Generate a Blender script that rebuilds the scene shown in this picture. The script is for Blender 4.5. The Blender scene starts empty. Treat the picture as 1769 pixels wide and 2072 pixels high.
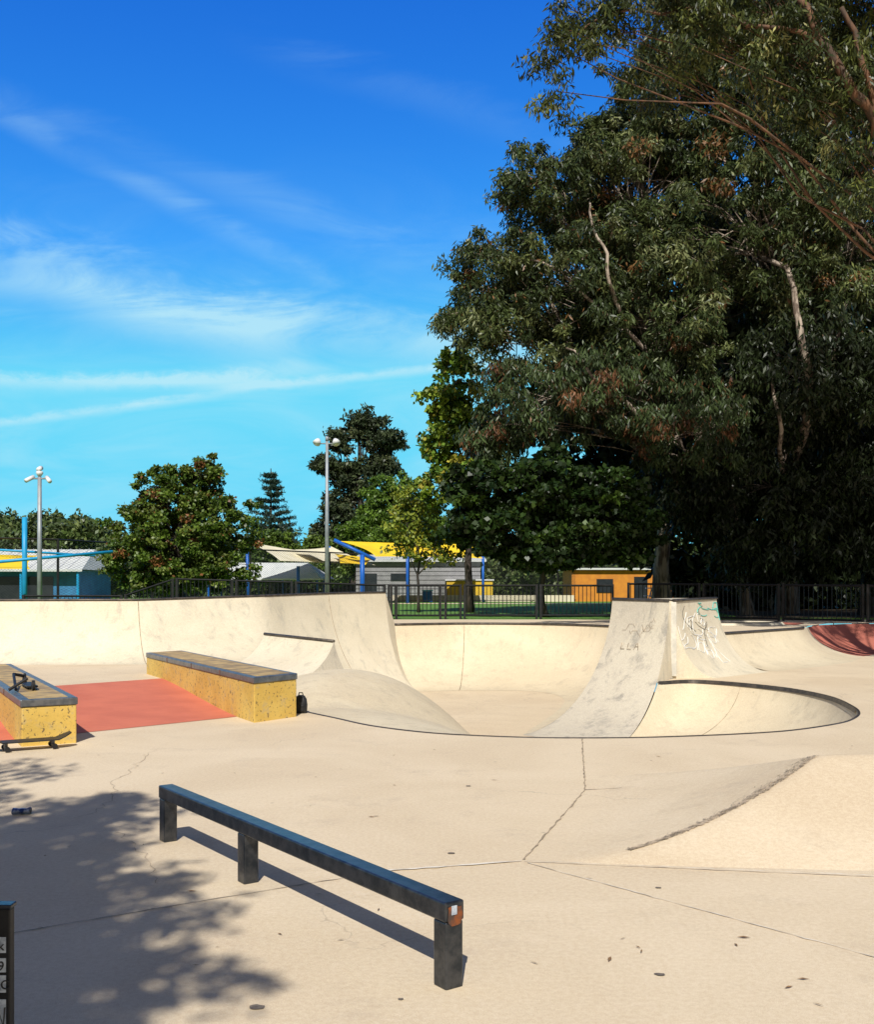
import bpy, math, random
import numpy as np
from mathutils import Vector
random.seed(3)
S=bpy.context.scene
S.view_settings.view_transform='Standard'
S.view_settings.look='None'
S.view_settings.exposure=0

# ---------------------------------------------------------------- helpers
def empty(name):
    e=bpy.data.objects.new(name,None); S.collection.objects.link(e); return e
def mk(name,verts,faces,mat,parent=None,smooth=False):
    me=bpy.data.meshes.new(name)
    me.from_pydata([tuple(v) for v in verts],[],faces); me.update()
    if smooth:
        me.polygons.foreach_set('use_smooth',[True]*len(me.polygons))
    if mat is not None:
        for m in (mat if isinstance(mat,(list,tuple)) else [mat]): me.materials.append(m)
    o=bpy.data.objects.new(name,me); S.collection.objects.link(o)
    if parent: o.parent=parent
    return o
class MB:
    def __init__(s): s.v=[]; s.f=[]
    def add(s,v,f):
        b=len(s.v); s.v+= [tuple(p) for p in v]; s.f+=[tuple(i+b for i in q) for q in f]
    def box(s,c,d,rz=0):
        cx,cy,cz=c; dx,dy,dz=[k/2 for k in d]; co,si=math.cos(rz),math.sin(rz)
        v=[]
        for z in (-dz,dz):
            for x,y in ((-dx,-dy),(dx,-dy),(dx,dy),(-dx,dy)):
                v.append((cx+x*co-y*si,cy+x*si+y*co,cz+z))
        s.add(v,[(3,2,1,0),(4,5,6,7),(0,1,5,4),(1,2,6,5),(2,3,7,6),(3,0,4,7)])
    def prism(s,base,z0,z1):
        n=len(base)
        v=[(x,y,z0) for x,y in base]+[(x,y,z1) for x,y in base]
        f=[tuple(range(n-1,-1,-1)),tuple(range(n,2*n))]
        for i in range(n):
            j=(i+1)%n; f.append((i,j,n+j,n+i))
        s.add(v,f)
    def tube(s,pts,rad,sides=6,closed=False,caps=True):
        pts=[Vector(p) for p in pts]; n=len(pts)
        if not hasattr(rad,'__len__'): rad=[rad]*n
        v=[];prev=None
        for i,p in enumerate(pts):
            if closed: t=pts[(i+1)%n]-pts[i-1]
            else: t=pts[min(i+1,n-1)]-pts[max(i-1,0)]
            if t.length<1e-9: t=Vector((0,0,1))
            t.normalize()
            if prev is None:
                a=Vector((0,0,1)) if abs(t.z)<.9 else Vector((1,0,0))
                u=t.cross(a).normalized()
            else:
                u=prev-t*prev.dot(t)
                if u.length<1e-6: u=t.orthogonal()
                u.normalize()
            prev=u; w=t.cross(u)
            for k in range(sides):
                a=2*math.pi*k/sides
                v.append(p+(u*math.cos(a)+w*math.sin(a))*rad[i])
        f=[]
        m=n if closed else n-1
        for i in range(m):
            j=(i+1)%n
            for k in range(sides):
                l=(k+1)%sides
                f.append((i*sides+k,i*sides+l,j*sides+l,j*sides+k))
        if caps and not closed:
            f.append(tuple(range(sides-1,-1,-1))); f.append(tuple((n-1)*sides+k for k in range(sides)))
        s.add(v,f)
    def obj(s,name,mat,parent=None,smooth=False): return mk(name,s.v,s.f,mat,parent,smooth)
def bevel(o,w=.008,seg=2):
    m=o.modifiers.new('bevel','BEVEL'); m.width=w; m.segments=seg; m.limit_method='ANGLE'; return o

# ---------------------------------------------------------------- materials
class NT:
    def __init__(s,tree): s.t=tree; s.n=tree.nodes; s.l=tree.links
    def new(s,typ,**kw):
        n=s.n.new(typ)
        for k,v in kw.items(): setattr(n,k,v)
        return n
    def put(s,inp,v):
        if isinstance(v,bpy.types.NodeSocket): s.l.new(v,inp)
        else: inp.default_value=v
    def math(s,op,a,b=None,c=None,clamp=False):
        n=s.new('ShaderNodeMath',operation=op); n.use_clamp=clamp
        s.put(n.inputs[0],a)
        if b is not None: s.put(n.inputs[1],b)
        if c is not None: s.put(n.inputs[2],c)
        return n.outputs[0]
    def noise(s,vec,scale,detail=4,rough=.5,dist=0):
        n=s.new('ShaderNodeTexNoise'); s.put(n.inputs['Vector'],vec)
        n.inputs['Scale'].default_value=scale; n.inputs['Detail'].default_value=detail
        n.inputs['Roughness'].default_value=rough; n.inputs['Distortion'].default_value=dist
        return n.outputs['Fac']
    def ramp(s,fac,a,b):
        n=s.new('ShaderNodeMapRange'); n.interpolation_type='SMOOTHSTEP'
        s.put(n.inputs['Value'],fac); n.inputs['From Min'].default_value=a; n.inputs['From Max'].default_value=b
        return n.outputs['Result']
    def mix(s,f,a,b,mode='MIX'):
        n=s.new('ShaderNodeMix',data_type='RGBA',blend_type=mode)
        s.put(n.inputs['Factor'],f)
        s.put(n.inputs[6],a if isinstance(a,bpy.types.NodeSocket) else (*a,1))
        s.put(n.inputs[7],b if isinstance(b,bpy.types.NodeSocket) else (*b,1))
        return n.outputs[2]
def newmat(name):
    m=bpy.data.materials.new(name); m.use_nodes=True
    nt=NT(m.node_tree); b=m.node_tree.nodes['Principled BSDF']
    tc=nt.new('ShaderNodeTexCoord').outputs['Object']
    return m,nt,b,tc
def simple(name,c1,c2=None,scale=4,rough=.6,metal=0,bump=0,bscale=60,spec=.3,lo=.35,hi=.65):
    m,nt,b,tc=newmat(name)
    if c2 is None: c2=tuple(k*.8 for k in c1)
    f=nt.ramp(nt.noise(tc,scale,6,.6),lo,hi)
    nt.put(b.inputs['Base Color'],nt.mix(f,c1,c2))
    b.inputs['Roughness'].default_value=rough; b.inputs['Metallic'].default_value=metal
    b.inputs['Specular IOR Level'].default_value=spec
    if bump:
        bn=nt.new('ShaderNodeBump'); bn.inputs['Strength'].default_value=bump; bn.inputs['Distance'].default_value=.01
        nt.put(bn.inputs['Height'],nt.noise(tc,bscale,5,.6)); nt.put(b.inputs['Normal'],bn.outputs[0])
    return m
def concrete(name,ca,cb,cc,crack=.5,stain=.5,drip=0):
    m,nt,b,tc=newmat(name)
    f1=nt.ramp(nt.noise(tc,.45,8,.62,.6),.32,.68)
    col=nt.mix(f1,ca,cb)
    f2=nt.ramp(nt.noise(tc,1.7,9,.7,.3),.52,.75)
    col=nt.mix(nt.math('MULTIPLY',f2,stain),col,cc)
    f5=nt.ramp(nt.noise(tc,5.5,8,.75,.4),.55,.72)
    col=nt.mix(nt.math('MULTIPLY',f5,.28),col,(min(1,ca[0]*1.12),min(1,ca[1]*1.12),min(1,ca[2]*1.2)))
    if drip:
        mp=nt.new('ShaderNodeMapping'); nt.put(mp.inputs['Vector'],tc); mp.inputs['Scale'].default_value=(2.2,2.2,.25)
        f6=nt.ramp(nt.noise(mp.outputs[0],2.0,8,.7,.3),.5,.72)
        col=nt.mix(nt.math('MULTIPLY',f6,drip),col,(cc[0]*.75,cc[1]*.77,cc[2]*.8))
    f3=nt.noise(tc,38,4,.7)
    col=nt.mix(.22,col,nt.mix(nt.ramp(f3,.3,.7),(.25,.22,.18),(1,.96,.88)),'SOFT_LIGHT')
    f4=nt.ramp(nt.noise(tc,220,2,.6),.3,.7)
    col=nt.mix(.25,col,nt.mix(f4,(.3,.3,.3),(.9,.9,.9)),'OVERLAY')
    v=nt.new('ShaderNodeTexVoronoi'); nt.put(v.inputs['Vector'],tc); v.inputs['Scale'].default_value=1.6
    sp=nt.math('SUBTRACT',1,nt.ramp(v.outputs['Distance'],.012,.04))
    col=nt.mix(nt.math('MULTIPLY',sp,.35),col,(.1,.085,.07))
    nz=nt.new('ShaderNodeTexNoise'); nt.put(nz.inputs['Vector'],tc); nz.inputs['Scale'].default_value=1.3; nz.inputs['Detail'].default_value=5
    vm=nt.new('ShaderNodeVectorMath',operation='MULTIPLY_ADD')
    nt.put(vm.inputs[0],nz.outputs['Color']); vm.inputs[1].default_value=(1.2,1.2,1.2); nt.put(vm.inputs[2],tc)
    v2=nt.new('ShaderNodeTexVoronoi',feature='DISTANCE_TO_EDGE'); nt.put(v2.inputs['Vector'],vm.outputs[0]); v2.inputs['Scale'].default_value=.33
    cr=nt.math('SUBTRACT',1,nt.ramp(v2.outputs['Distance'],.0003,.0028))
    msk=nt.ramp(nt.noise(tc,.35,2,.5),.50,.62)
    cr=nt.math('MULTIPLY',nt.math('MULTIPLY',cr,msk),crack)
    col=nt.mix(cr,col,(.22,.18,.14))
    nt.put(b.inputs['Base Color'],col)
    b.inputs['Roughness'].default_value=.8; b.inputs['Specular IOR Level'].default_value=.2
    bn=nt.new('ShaderNodeBump'); bn.inputs['Strength'].default_value=.35; bn.inputs['Distance'].default_value=.006
    h=nt.math('ADD',nt.noise(tc,90,6,.7),nt.math('MULTIPLY',nt.noise(tc,6,4,.5),1.2))
    nt.put(bn.inputs['Height'],h); nt.put(b.inputs['Normal'],bn.outputs[0])
    return m
M_conc=concrete('plaza_concrete',(.66,.535,.38),(.58,.46,.32),(.48,.385,.28),.45,.65)
M_bowl=concrete('bowl_concrete',(.64,.545,.39),(.56,.465,.33),(.45,.385,.285),.25,.8,.4)
M_wall=concrete('wall_concrete',(.69,.61,.46),(.59,.515,.385),(.48,.435,.35),.4,.95,.6)
M_grey=concrete('grey_concrete',(.55,.49,.385),(.46,.41,.33),(.28,.26,.225),.4,.85,.7)
M_red=simple('red_paint',(.60,.175,.10),(.52,.145,.085),1.5,.75,bump=.2,bscale=120)
M_red2=simple('faded_red_paint',(.50,.16,.11),(.40,.13,.09),1.5,.8,bump=.2,bscale=120)
M_white_plaster=simple('pale_panel',(.68,.64,.55),(.50,.48,.42),5,.7)
M_steel=simple('dark_steel',(.035,.042,.052),(.085,.09,.10),14,.28,.75,bump=.1,bscale=90,spec=.5)
M_coping=simple('coping_steel',(.06,.055,.05),(.12,.1,.08),10,.5,.5)
M_capsteel=simple('edge_steel',(.13,.14,.15),(.22,.22,.22),12,.4,.7)
M_black=simple('black_metal',(.012,.012,.013),(.02,.02,.02),10,.5)
M_blackpl=simple('black_plastic',(.015,.015,.017),(.03,.03,.03),10,.5)
M_pole=simple('galvanised',(.35,.38,.40),(.28,.30,.32),3,.5,.3)
M_whitep=simple('white_paint',(.75,.76,.76),(.65,.66,.68),3,.5)
M_cyan=simple('cyan_paint',(.02,.33,.62),(.02,.28,.55),3,.4)
M_blue=simple('blue_paint',(.01,.12,.5),(.015,.10,.42),3,.4)
M_cream=simple('cream_sail',(.78,.72,.52),(.68,.62,.42),1,.8)
M_yell=simple('yellow_sail',(.85,.60,.02),(.75,.50,.02),1,.8)
M_roofm=simple('metal_roof',(.62,.64,.62),(.52,.55,.54),1,.6)
M_greyw=simple('grey_blockwork',(.32,.32,.33),(.26,.26,.27),2,.8)
M_yelw=simple('yellow_wall',(.75,.50,.04),(.65,.42,.04),2,.8)
M_orangew=simple('orange_wall',(.60,.24,.03),(.5,.19,.03),2,.8)
M_bluew=simple('blue_wall',(.05,.22,.42),(.04,.16,.33),2,.7)
M_glass=simple('dark_window',(.02,.025,.03),(.03,.035,.04),2,.15,spec=.5)
M_rust=simple('rust',(.24,.07,.02),(.07,.045,.035),18,.8)
M_gwhite=simple('graffiti_white',(.8,.8,.78),(.7,.7,.68),10,.5)
M_gteal=simple('graffiti_teal',(.15,.60,.52),(.12,.5,.45),10,.5)
M_gblack=simple('graffiti_black',(.03,.03,.03),(.05,.05,.05),10,.6)
M_seam=simple('joint_dark',(.22,.175,.12),(.46,.36,.25),8,.9)
M_seaml=simple('joint_light',(.76,.70,.60),(.50,.42,.31),6,.9)
M_shadegraf=simple('shade_and_graffiti',(.22,.175,.125),(.50,.40,.29),14,.9,lo=.40,hi=.60)  # one dark tone for the painted ridge shade and the graffiti lettering
M_sticker=simple('sticker_paper',(.62,.68,.74),(.3,.34,.4),22,.5)
M_dryleaf=simple('dry_leaf',(.26,.15,.07),(.14,.09,.05),30,.8)
m,nt,b,tc=newmat('yellow_painted_concrete')
col=nt.mix(nt.ramp(nt.noise(tc,2,6,.6),.35,.65),(.72,.50,.12),(.64,.41,.08))
col=nt.mix(nt.math('MULTIPLY',nt.ramp(nt.noise(tc,7,8,.75),.52,.66),.75),col,(.50,.38,.19))
col=nt.mix(nt.ramp(nt.noise(tc,26,5,.7),.57,.64),col,(.12,.085,.045))
nt.put(b.inputs['Base Color'],col); b.inputs['Roughness'].default_value=.7
bn=nt.new('ShaderNodeBump'); bn.inputs['Strength'].default_value=.4; bn.inputs['Distance'].default_value=.01
nt.put(bn.inputs['Height'],nt.noise(tc,45,4,.6)); nt.put(b.inputs['Normal'],bn.outputs[0])
M_ledge=m
M_ledgetop=simple('ledge_top',(.52,.36,.14),(.26,.18,.09),5,.6)
m,nt,b,tc=newmat('grass')
col=nt.mix(nt.ramp(nt.noise(tc,.25,6,.6),.35,.65),(.10,.23,.02),(.14,.29,.03))
col=nt.mix(nt.ramp(nt.noise(tc,6,6,.7),.4,.7),col,(.05,.12,.015))
nt.put(b.inputs['Base Color'],col); b.inputs['Roughness'].default_value=.9
bn=nt.new('ShaderNodeBump'); bn.inputs['Strength'].default_value=.8; bn.inputs['Distance'].default_value=.05
nt.put(bn.inputs['Height'],nt.noise(tc,25,4,.7)); nt.put(b.inputs['Normal'],bn.outputs[0])
M_grass=m
M_dirt=simple('leaf_litter',(.07,.05,.03),(.035,.028,.018),3,.95,bump=.5,bscale=20)
def bark(name,a,bb):
    m,nt,b,tc=newmat(name)
    mp=nt.new('ShaderNodeMapping'); nt.put(mp.inputs['Vector'],tc); mp.inputs['Scale'].default_value=(3,3,.7)
    col=nt.mix(nt.ramp(nt.noise(mp.outputs[0],2,6,.6),.4,.6),a,bb)
    nt.put(b.inputs['Base Color'],col); b.inputs['Roughness'].default_value=.8
    bn=nt.new('ShaderNodeBump'); bn.inputs['Strength'].default_value=.5; bn.inputs['Distance'].default_value=.03
    nt.put(bn.inputs['Height'],nt.noise(mp.outputs[0],8,5,.6)); nt.put(b.inputs['Normal'],bn.outputs[0])
    return m
M_gumbark=bark('gum_bark',(.40,.33,.26),(.10,.07,.05))
M_orbark=bark('brown_bark',(.16,.075,.035),(.06,.035,.02))
M_bark=bark('dark_bark',(.07,.052,.04),(.035,.028,.022))
m,nt,b,tc=newmat('foliage')
at=nt.new('ShaderNodeAttribute'); at.attribute_name='Col'
nt.put(b.inputs['Base Color'],at.outputs['Color'])
b.inputs['Roughness'].default_value=.42; b.inputs['Specular IOR Level'].default_value=.30
tr=nt.new('ShaderNodeBsdfTranslucent'); nt.put(tr.inputs['Color'],at.outputs['Color'])
ms=nt.new('ShaderNodeMixShader'); ms.inputs[0].default_value=.12
nt.l.new(b.outputs[0],ms.inputs[1]); nt.l.new(tr.outputs[0],ms.inputs[2])
nt.l.new(ms.outputs[0],m.node_tree.nodes['Material Output'].inputs[0])
M_leaf=m

# ---------------------------------------------------------------- lofts
def catmull(P,m=6):
    P=[np.array(p,float) for p in P]; out=[]
    for i in range(len(P)-1):
        p0=P[max(i-1,0)];p1=P[i];p2=P[i+1];p3=P[min(i+2,len(P)-1)]
        for k in range(m):
            t=k/m
            out.append(.5*((2*p1)+(-p0+p2)*t+(2*p0-5*p1+4*p2-p3)*t*t+(-p0+3*p1-3*p2+p3)*t**3))
    out.append(P[-1]); return out
def lin(P,m=6):
    P=[np.array(p,float) for p in P]; out=[]
    for i in range(len(P)-1):
        for k in range(m): out.append(P[i]+(P[i+1]-P[i])*k/m)
    out.append(P[-1]); return out
def prof(top,foot,phi0=8,n=16,mode='q',bl=0):
    pts=[]
    c0,s0=math.cos(math.radians(phi0)),math.sin(math.radians(phi0))
    for i in range(n+1):
        if mode=='q':
            a=math.radians(phi0+(90-phi0)*i/n)
            h=(c0-math.cos(a))/c0; z=(1-math.sin(a))/(1-s0)
            if bl>0:
                h2=i/n; z2=1-h2**2.1
                h=h*(1-bl)+h2*bl; z=z*(1-bl)+z2*bl
        elif mode=='s':
            h=i/n; z=(1+math.cos(math.pi*h))/2
        else:
            h=i/n; z=1-h
        pts.append((top[0]+(foot[0]-top[0])*h, top[1]+(foot[1]-top[1])*h, foot[2]+(top[2]-foot[2])*z))
    return pts
def loft(name,secs,mat,parent,interp=catmull,m=6,mode='q',n=16):
    ss=interp(secs,m); v=[];f=[]
    for s in ss:
        v+=prof(s[:3],s[3:6],s[6] if len(s)>6 else 8,n,mode,min(1,max(0,s[7])) if len(s)>7 else 0)
    w=n+1
    for i in range(len(ss)-1):
        for k in range(n): f.append((i*w+k,i*w+k+1,(i+1)*w+k+1,(i+1)*w+k))
    o=mk(name,v,f,mat,parent,True)
    return o,[tuple(s[:3]) for s in ss]
def fillpoly(name,pts,mat,parent=None):
    import bmesh
    bm=bmesh.new(); vs=[bm.verts.new(p) for p in pts]
    es=[bm.edges.new((vs[i],vs[(i+1)%len(vs)])) for i in range(len(vs))]
    bmesh.ops.triangle_fill(bm,use_beauty=True,use_dissolve=False,edges=es)
    for fc in bm.faces:
        fc.normal_update()
        if fc.normal.z<0: fc.normal_flip()
    me=bpy.data.meshes.new(name); bm.to_mesh(me); bm.free(); me.materials.append(mat)
    o=bpy.data.objects.new(name,me); S.collection.objects.link(o)
    if parent: o.parent=parent
    return o

# ================================================================ SKATE BOWL
bowl=empty('skate_bowl')
FZ=-.8
rim=[(3.74,17.85,0, 2.6,15.6,FZ,39,0),(4.2,18.15,0, 2.95,16.1,FZ,20,0),(4.56,18.12,0,3.3,16.4,FZ,10,0),(5.07,17.62,0,3.75,16.3,FZ,8,0),(5.58,16.68,0,4.1,15.8,FZ,8,0),
(5.76,15.47,0,4.15,15.1,FZ,8,0),(5.60,14.25,0,4.05,14.4,FZ,8,0),(5.38,13.46,0,3.9,13.95,FZ,8,0),(5.04,12.81,0,3.65,13.6,FZ,8,0),(4.65,12.34,0,3.4,13.35,FZ,8,0),
(3.95,11.79,0,3.1,13.15,FZ,8,0),(3.31,11.51,0,2.8,13.0,FZ,8,0),(2.62,11.32,0,2.4,12.9,FZ,8,0),(1.97,11.21,0,2.0,12.85,FZ,8,0),(1.13,11.21,0,1.35,12.9,FZ,8,0),
(.35,11.4,0,1.0,13.1,FZ,8,.3),(-.19,11.67,0,1.0,13.6,FZ,8,.8),(-.77,12.21,0,1.05,14.3,FZ,8,1),(-1.23,12.9,0,1.0,15.0,FZ,8,1),(-1.68,13.57,0,.85,15.7,FZ,8,1),(-1.86,14.0,0,.75,16.1,FZ,8,1)]
mound=[(-1.75,14.9,.13,.65,16.6,FZ,8,1),(-1.65,16.0,.27,.55,17.2,FZ,8,1),(-1.6,17.0,.28,.45,17.9,FZ,8,1),(-1.6,17.9,.2,.3,18.4,FZ,8,1),(-1.9,18.6,.15,.1,19.2,FZ,8,.8)]
_,rt=loft('pocket_wall_and_mound',rim+mound,M_bowl,bowl)
rimtop=rt[:(len(rim)-1)*6+1]
flank=[(-1.86,14.0,0,-1.95,13.9,-.02),(-1.75,14.9,.13,-2.5,14.6,-.02),(-1.65,16.0,.27,-2.8,15.6,0.0),(-1.6,17.0,.28,-2.9,16.6,.05),(-1.6,17.9,.2,-2.6,17.9,.15)]
loft('hip_mound_flank',flank,M_bowl,bowl,mode='s')
sp_f=(-3.2,19.6,.73); sp_n=(-1.75,17.9,.68)
loft('spine_front_face',[(*sp_f,-3.9,18.1,.15,15),(*sp_n,-2.45,16.2,.05,15)],M_wall,bowl,interp=lin)
loft('spine_bowl_face',[(*sp_f,-.9,21.3,FZ,12),(*sp_n,.1,18.4,FZ,12)],M_bowl,bowl,interp=lin)
L1=(-3.4,20.6,.15)
loft('spine_junction',[(*L1,-1.0,22.6,FZ,12),(*sp_f,-.9,21.3,FZ,12)],M_bowl,bowl,interp=lin)
pf=prof(sp_n,(-2.45,16.2,.05),15); pb=prof(sp_n,(.1,18.4,FZ),12)
cap=[sp_n]+[p for p in pf[1:] if p[2]>.12]+[(-2.1,17.2,-.1),(-1.2,18.0,-.1)]+[p for p in reversed(pb[1:]) if p[2]>.05]
mk('spine_end',cap,[tuple(range(len(cap)))],M_grey,bowl)
mb=MB(); mb.tube([(*sp_f[:2],sp_f[2]+.005),(*sp_n[:2],sp_n[2]+.005)],.028,8); mb.obj('spine_coping',M_coping,bowl,True)
far=[(-1.05,26.3,.665,-.4,24.3,FZ,10),(.7,27.0,.665,.52,24.6,FZ,10),(2.67,26.6,.665,2.0,24.5,FZ,10),(4.1,25.2,.665,2.6,23.8,FZ,10),(4.7,23.2,.665,2.7,22.3,FZ,10),(4.7,21.3,.665,2.2,20,FZ,10)]
_,fartop=loft('far_wall',far,M_bowl,bowl)
loft('corner_wall',[(4.7,21.3,.665,2.2,20,FZ,10),(3.24,19.5,1.38,1.4,17.2,FZ,6)],M_bowl,bowl,interp=lin)
fillpoly('bowl_floor',[(-1.9,12.5,FZ-.003),(5,12.5,FZ-.003),(5,25.6,FZ-.003),(-2.4,25.6,FZ-.003)],M_conc,bowl)
mb=MB(); mb.tube([(p[0],p[1],p[2]+.008) for p in fartop],.03,8); mb.obj('far_coping',M_coping,bowl,True)
mb=MB(); mb.tube([(p[0],p[1],p[2]-.008) for p in rimtop],.020,8); mb.obj('rim_coping',M_coping,bowl,True)
cur=[p for p in rimtop[:40]]
v=[];f=[]
for i,p in enumerate(cur):
    dx,dy=3.4-p[0],14.9-p[1]; l=math.hypot(dx,dy)
    v+=[(p[0]+dx/l*.02,p[1]+dy/l*.02,.010),(p[0]+dx/l*.035,p[1]+dy/l*.035,-.05)]
    if i: f.append((2*i-2,2*i-1,2*i+1,2*i))
mk('pocket_edge_band',v,f,M_coping,bowl)
# ---- bowl extension block
ext=empty('bowl_extension_block')
loft('curved_face',[(3.24,19.5,1.38,1.4,17.2,FZ,6),(4.07,18.5,1.36,2.6,15.6,FZ,6)],M_grey,ext,interp=lin,n=28)
arc=[p for p in prof((4.07,18.5,1.36),(2.6,15.6,FZ),6,28) if p[2]>=-.02]
pol=arc+[(4.15,18.55,-.02),(4.15,18.55,1.36)]
mk('end_face',pol,[tuple(range(len(pol)))],M_wall,ext)
loft('right_curved_face',[(4.15,18.55,1.36,4.95,18.65,0,6),(5.56,21,1.38,6.3,20.0,0,6)],M_wall,ext,interp=lin,n=24)
pr=prof((4.15,18.55,1.36),(4.95,18.65,0),6,24)
pr=[(p[0],p[1],p[2]) for p in pr]+[(4.95,18.65,-.02),(4.15,18.55,-.02)]
mk('front_gable',pr,[tuple(range(len(pr)))],M_wall,ext)
pl=[(3.24,19.5,1.38),(4.07,18.5,1.362),(4.15,18.55,1.362),(5.56,21,1.38),(4.9,21.6,1.38)]
mk('platform_top',pl,[(0,1,2,3,4)],M_grey,ext)
mk('back_faces',[(5.56,21,1.38),(4.9,21.6,1.38),(3.24,19.5,1.38),(5.56,21,0),(4.9,21.6,0),(3.24,19.5,0)],[(0,1,4,3),(1,2,5,4)],M_wall,ext)
pr=[p for p in prof((5.56,21,1.38),(6.3,20.0,0),6,24)]
mk('side_profile',pr+[(5.56,21,0)],[tuple(range(len(pr)+1))],M_wall,ext)
mb=MB(); mb.tube([(3.24,19.5,1.385),(4.07,18.5,1.367),(4.15,18.55,1.367),(5.56,21,1.385)],.028,8); mb.obj('platform_coping',M_coping,ext,True)
mb=MB(); mb.box((4.15,18.53,.69),(.10,.05,1.3)); bevel(mb.obj('corner_strip',M_white_plaster,ext))
def face_pt(u,z):
    P0=prof((4.15,18.55,1.36),(4.95,18.65,0),6,60); P1=prof((5.56,21,1.38),(6.3,20,0),6,60)
    def at(P):
        for a,b in zip(P,P[1:]):
            if a[2]>=z>=b[2]:
                t=(a[2]-z)/max(a[2]-b[2],1e-6); return Vector(a).lerp(Vector(b),t)
        return Vector(P[-1])
    return at(P0).lerp(at(P1),u)+Vector((.87,-.5,.1))*.006
rg=random.Random(11)
def scrib(name,mat,u0,z0,uw,zh,n,r=.009,stp=(.035,.055)):
    mb=MB()
    for k in range(n):
        uu=u0+rg.random()*uw; zz=z0+rg.random()*zh; pts=[]
        a=rg.random()*6; da=rg.uniform(-.7,.7)
        for i in range(rg.randint(8,16)):
            pts.append(face_pt(min(max(uu,.02),.98),min(max(zz,.2),1.3)))
            a+=da+rg.uniform(-.5,.5); uu+=math.cos(a)*stp[0]; zz+=math.sin(a)*stp[1]
        mb.tube(pts,r,4)
    mb.obj(name,mat,ext)
scrib('graffiti_white',M_gwhite,.12,.45,.65,.7,20,.007)
scrib('graffiti_teal',M_gteal,.60,1.0,.3,.2,6,.008,(.05,.045))
scrib('graffiti_dark',M_gblack,.1,.6,.8,.4,5,.004)
def text(name,body,loc,rot,size,mat,parent):
    c=bpy.data.curves.new(name,'FONT'); c.body=body; c.size=size; c.extrude=.0015; c.align_x='CENTER'
    o=bpy.data.objects.new(name,c); S.collection.objects.link(o); o.location=loc; o.rotation_euler=rot
    c.materials.append(mat); o.parent=parent; return o
Pa=prof((3.24,19.5,1.38),(1.4,17.2,FZ),6,60); Pb=prof((4.07,18.5,1.36),(2.6,15.6,FZ),6,60)
def gp(u,s): 
    i=s*60; k=int(i); t=i-k
    return Vector(Pa[k]).lerp(Vector(Pa[k+1]),t).lerp(Vector(Pb[k]).lerp(Vector(Pb[k+1]),t),u)
def rowpt(u,z):
    for k in range(60):
        if Pa[k][2]>=z>=Pa[k+1][2]: return gp(u,(k+.5)/60)+Vector((-.012,-.012,.006))
    return gp(u,.3)
mb=MB()
LL={'L':[[(0,1),(0,0),(.7,0)]],'A':[[(0,0),(.4,1),(.8,0)],[(.15,.4),(.65,.4)]]}
for k,ch in enumerate('LLA'):
    for st in LL[ch]:
        q=[]
        for (a,b_),(a2,b2) in zip(st,st[1:]):
            for t in np.linspace(0,1,4): q.append(rowpt(.30+k*.11+(a+(a2-a)*t)*.09,.50+(b_+(b2-b_)*t)*.13))
        mb.tube(q,.005,4)
rq2=random.Random(2)
for k in range(5):
    q=[]; u=.2+rq2.random()*.4; z=.75+rq2.random()*.2
    for i in range(9): q.append(rowpt(u,z)); u+=.025; z+=rq2.uniform(-.05,.05)
    mb.tube(q,.003,4)
mb.obj('graffiti_lettering',M_shadegraf,ext)
# ---- low quarter pipe on the right
rq=empty('low_quarter_pipe')
_,rtop=loft('curved_face',[(5.7,21.2,.66,6.4,20.1,0,10),(7.0,22.6,.66,7.6,21.2,0,10),(8.26,24,.66,8.9,22.7,0,10),(9.0,25.6,.64,9.9,24.5,0,10)],M_bowl,rq)
mb=MB(); mb.tube([(p[0],p[1],p[2]+.01) for p in rtop[:14]],.03,8); mb.obj('coping',M_coping,rq,True)
deck=[(p[0],p[1],.662) for p in fartop]+[(5.0,20.9,.662)]+[(p[0],p[1],.662) for p in rtop]+[(10.2,27.6,.655),(14,27.9,.655),(15,30.8,.662),(-2.2,30.8,.662),(-1.6,27.6,.662)]
fillpoly('upper_deck',deck,M_conc)
mb=MB(); ring=[(7.2+1.5*math.cos(a),26.9+1.1*math.sin(a),.70) for a in np.linspace(0,2*math.pi,40)[:-1]]
rb=empty('round_bowl'); mb.tube(ring,.045,8,closed=True); mb.obj('coping',M_coping,rb,True)
v=[];f=[]
R=[(1.62,.665),(1.56,.72),(1.42,.72),(1.36,.667)]
for i in range(40):
    a=2*math.pi*i/40
    for r,z in R: v.append((7.2+r*math.cos(a),26.9+r*.74*math.sin(a),z))
for i in range(40):
    j=(i+1)%40
    for k in range(3): f.append((i*4+k,j*4+k,j*4+k+1,i*4+k+1))
mk('concrete_lip',v,f,M_wall,rb,True)
redr=empty('red_bank')
loft('slope',[(9.0,25.6,.64,9.9,24.5,0,10),(9.7,26.7,.645,10.3,25.0,.003,40),(10.6,27.5,.645,11.0,25.2,.003,60),(13,28.0,.64,13,25.4,.003,60),(16,28.2,.63,16,25.4,.003,60),(40,28.3,.62,40,25.4,.003,60)],M_red2,redr,mode='q',interp=lin)
mk('top_patch',[(7.9,28.0,.668),(8.9,26.2,.672),(9.6,27.6,.668),(9.0,28.6,.668)],[(0,1,2,3)],M_red2,redr)

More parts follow.
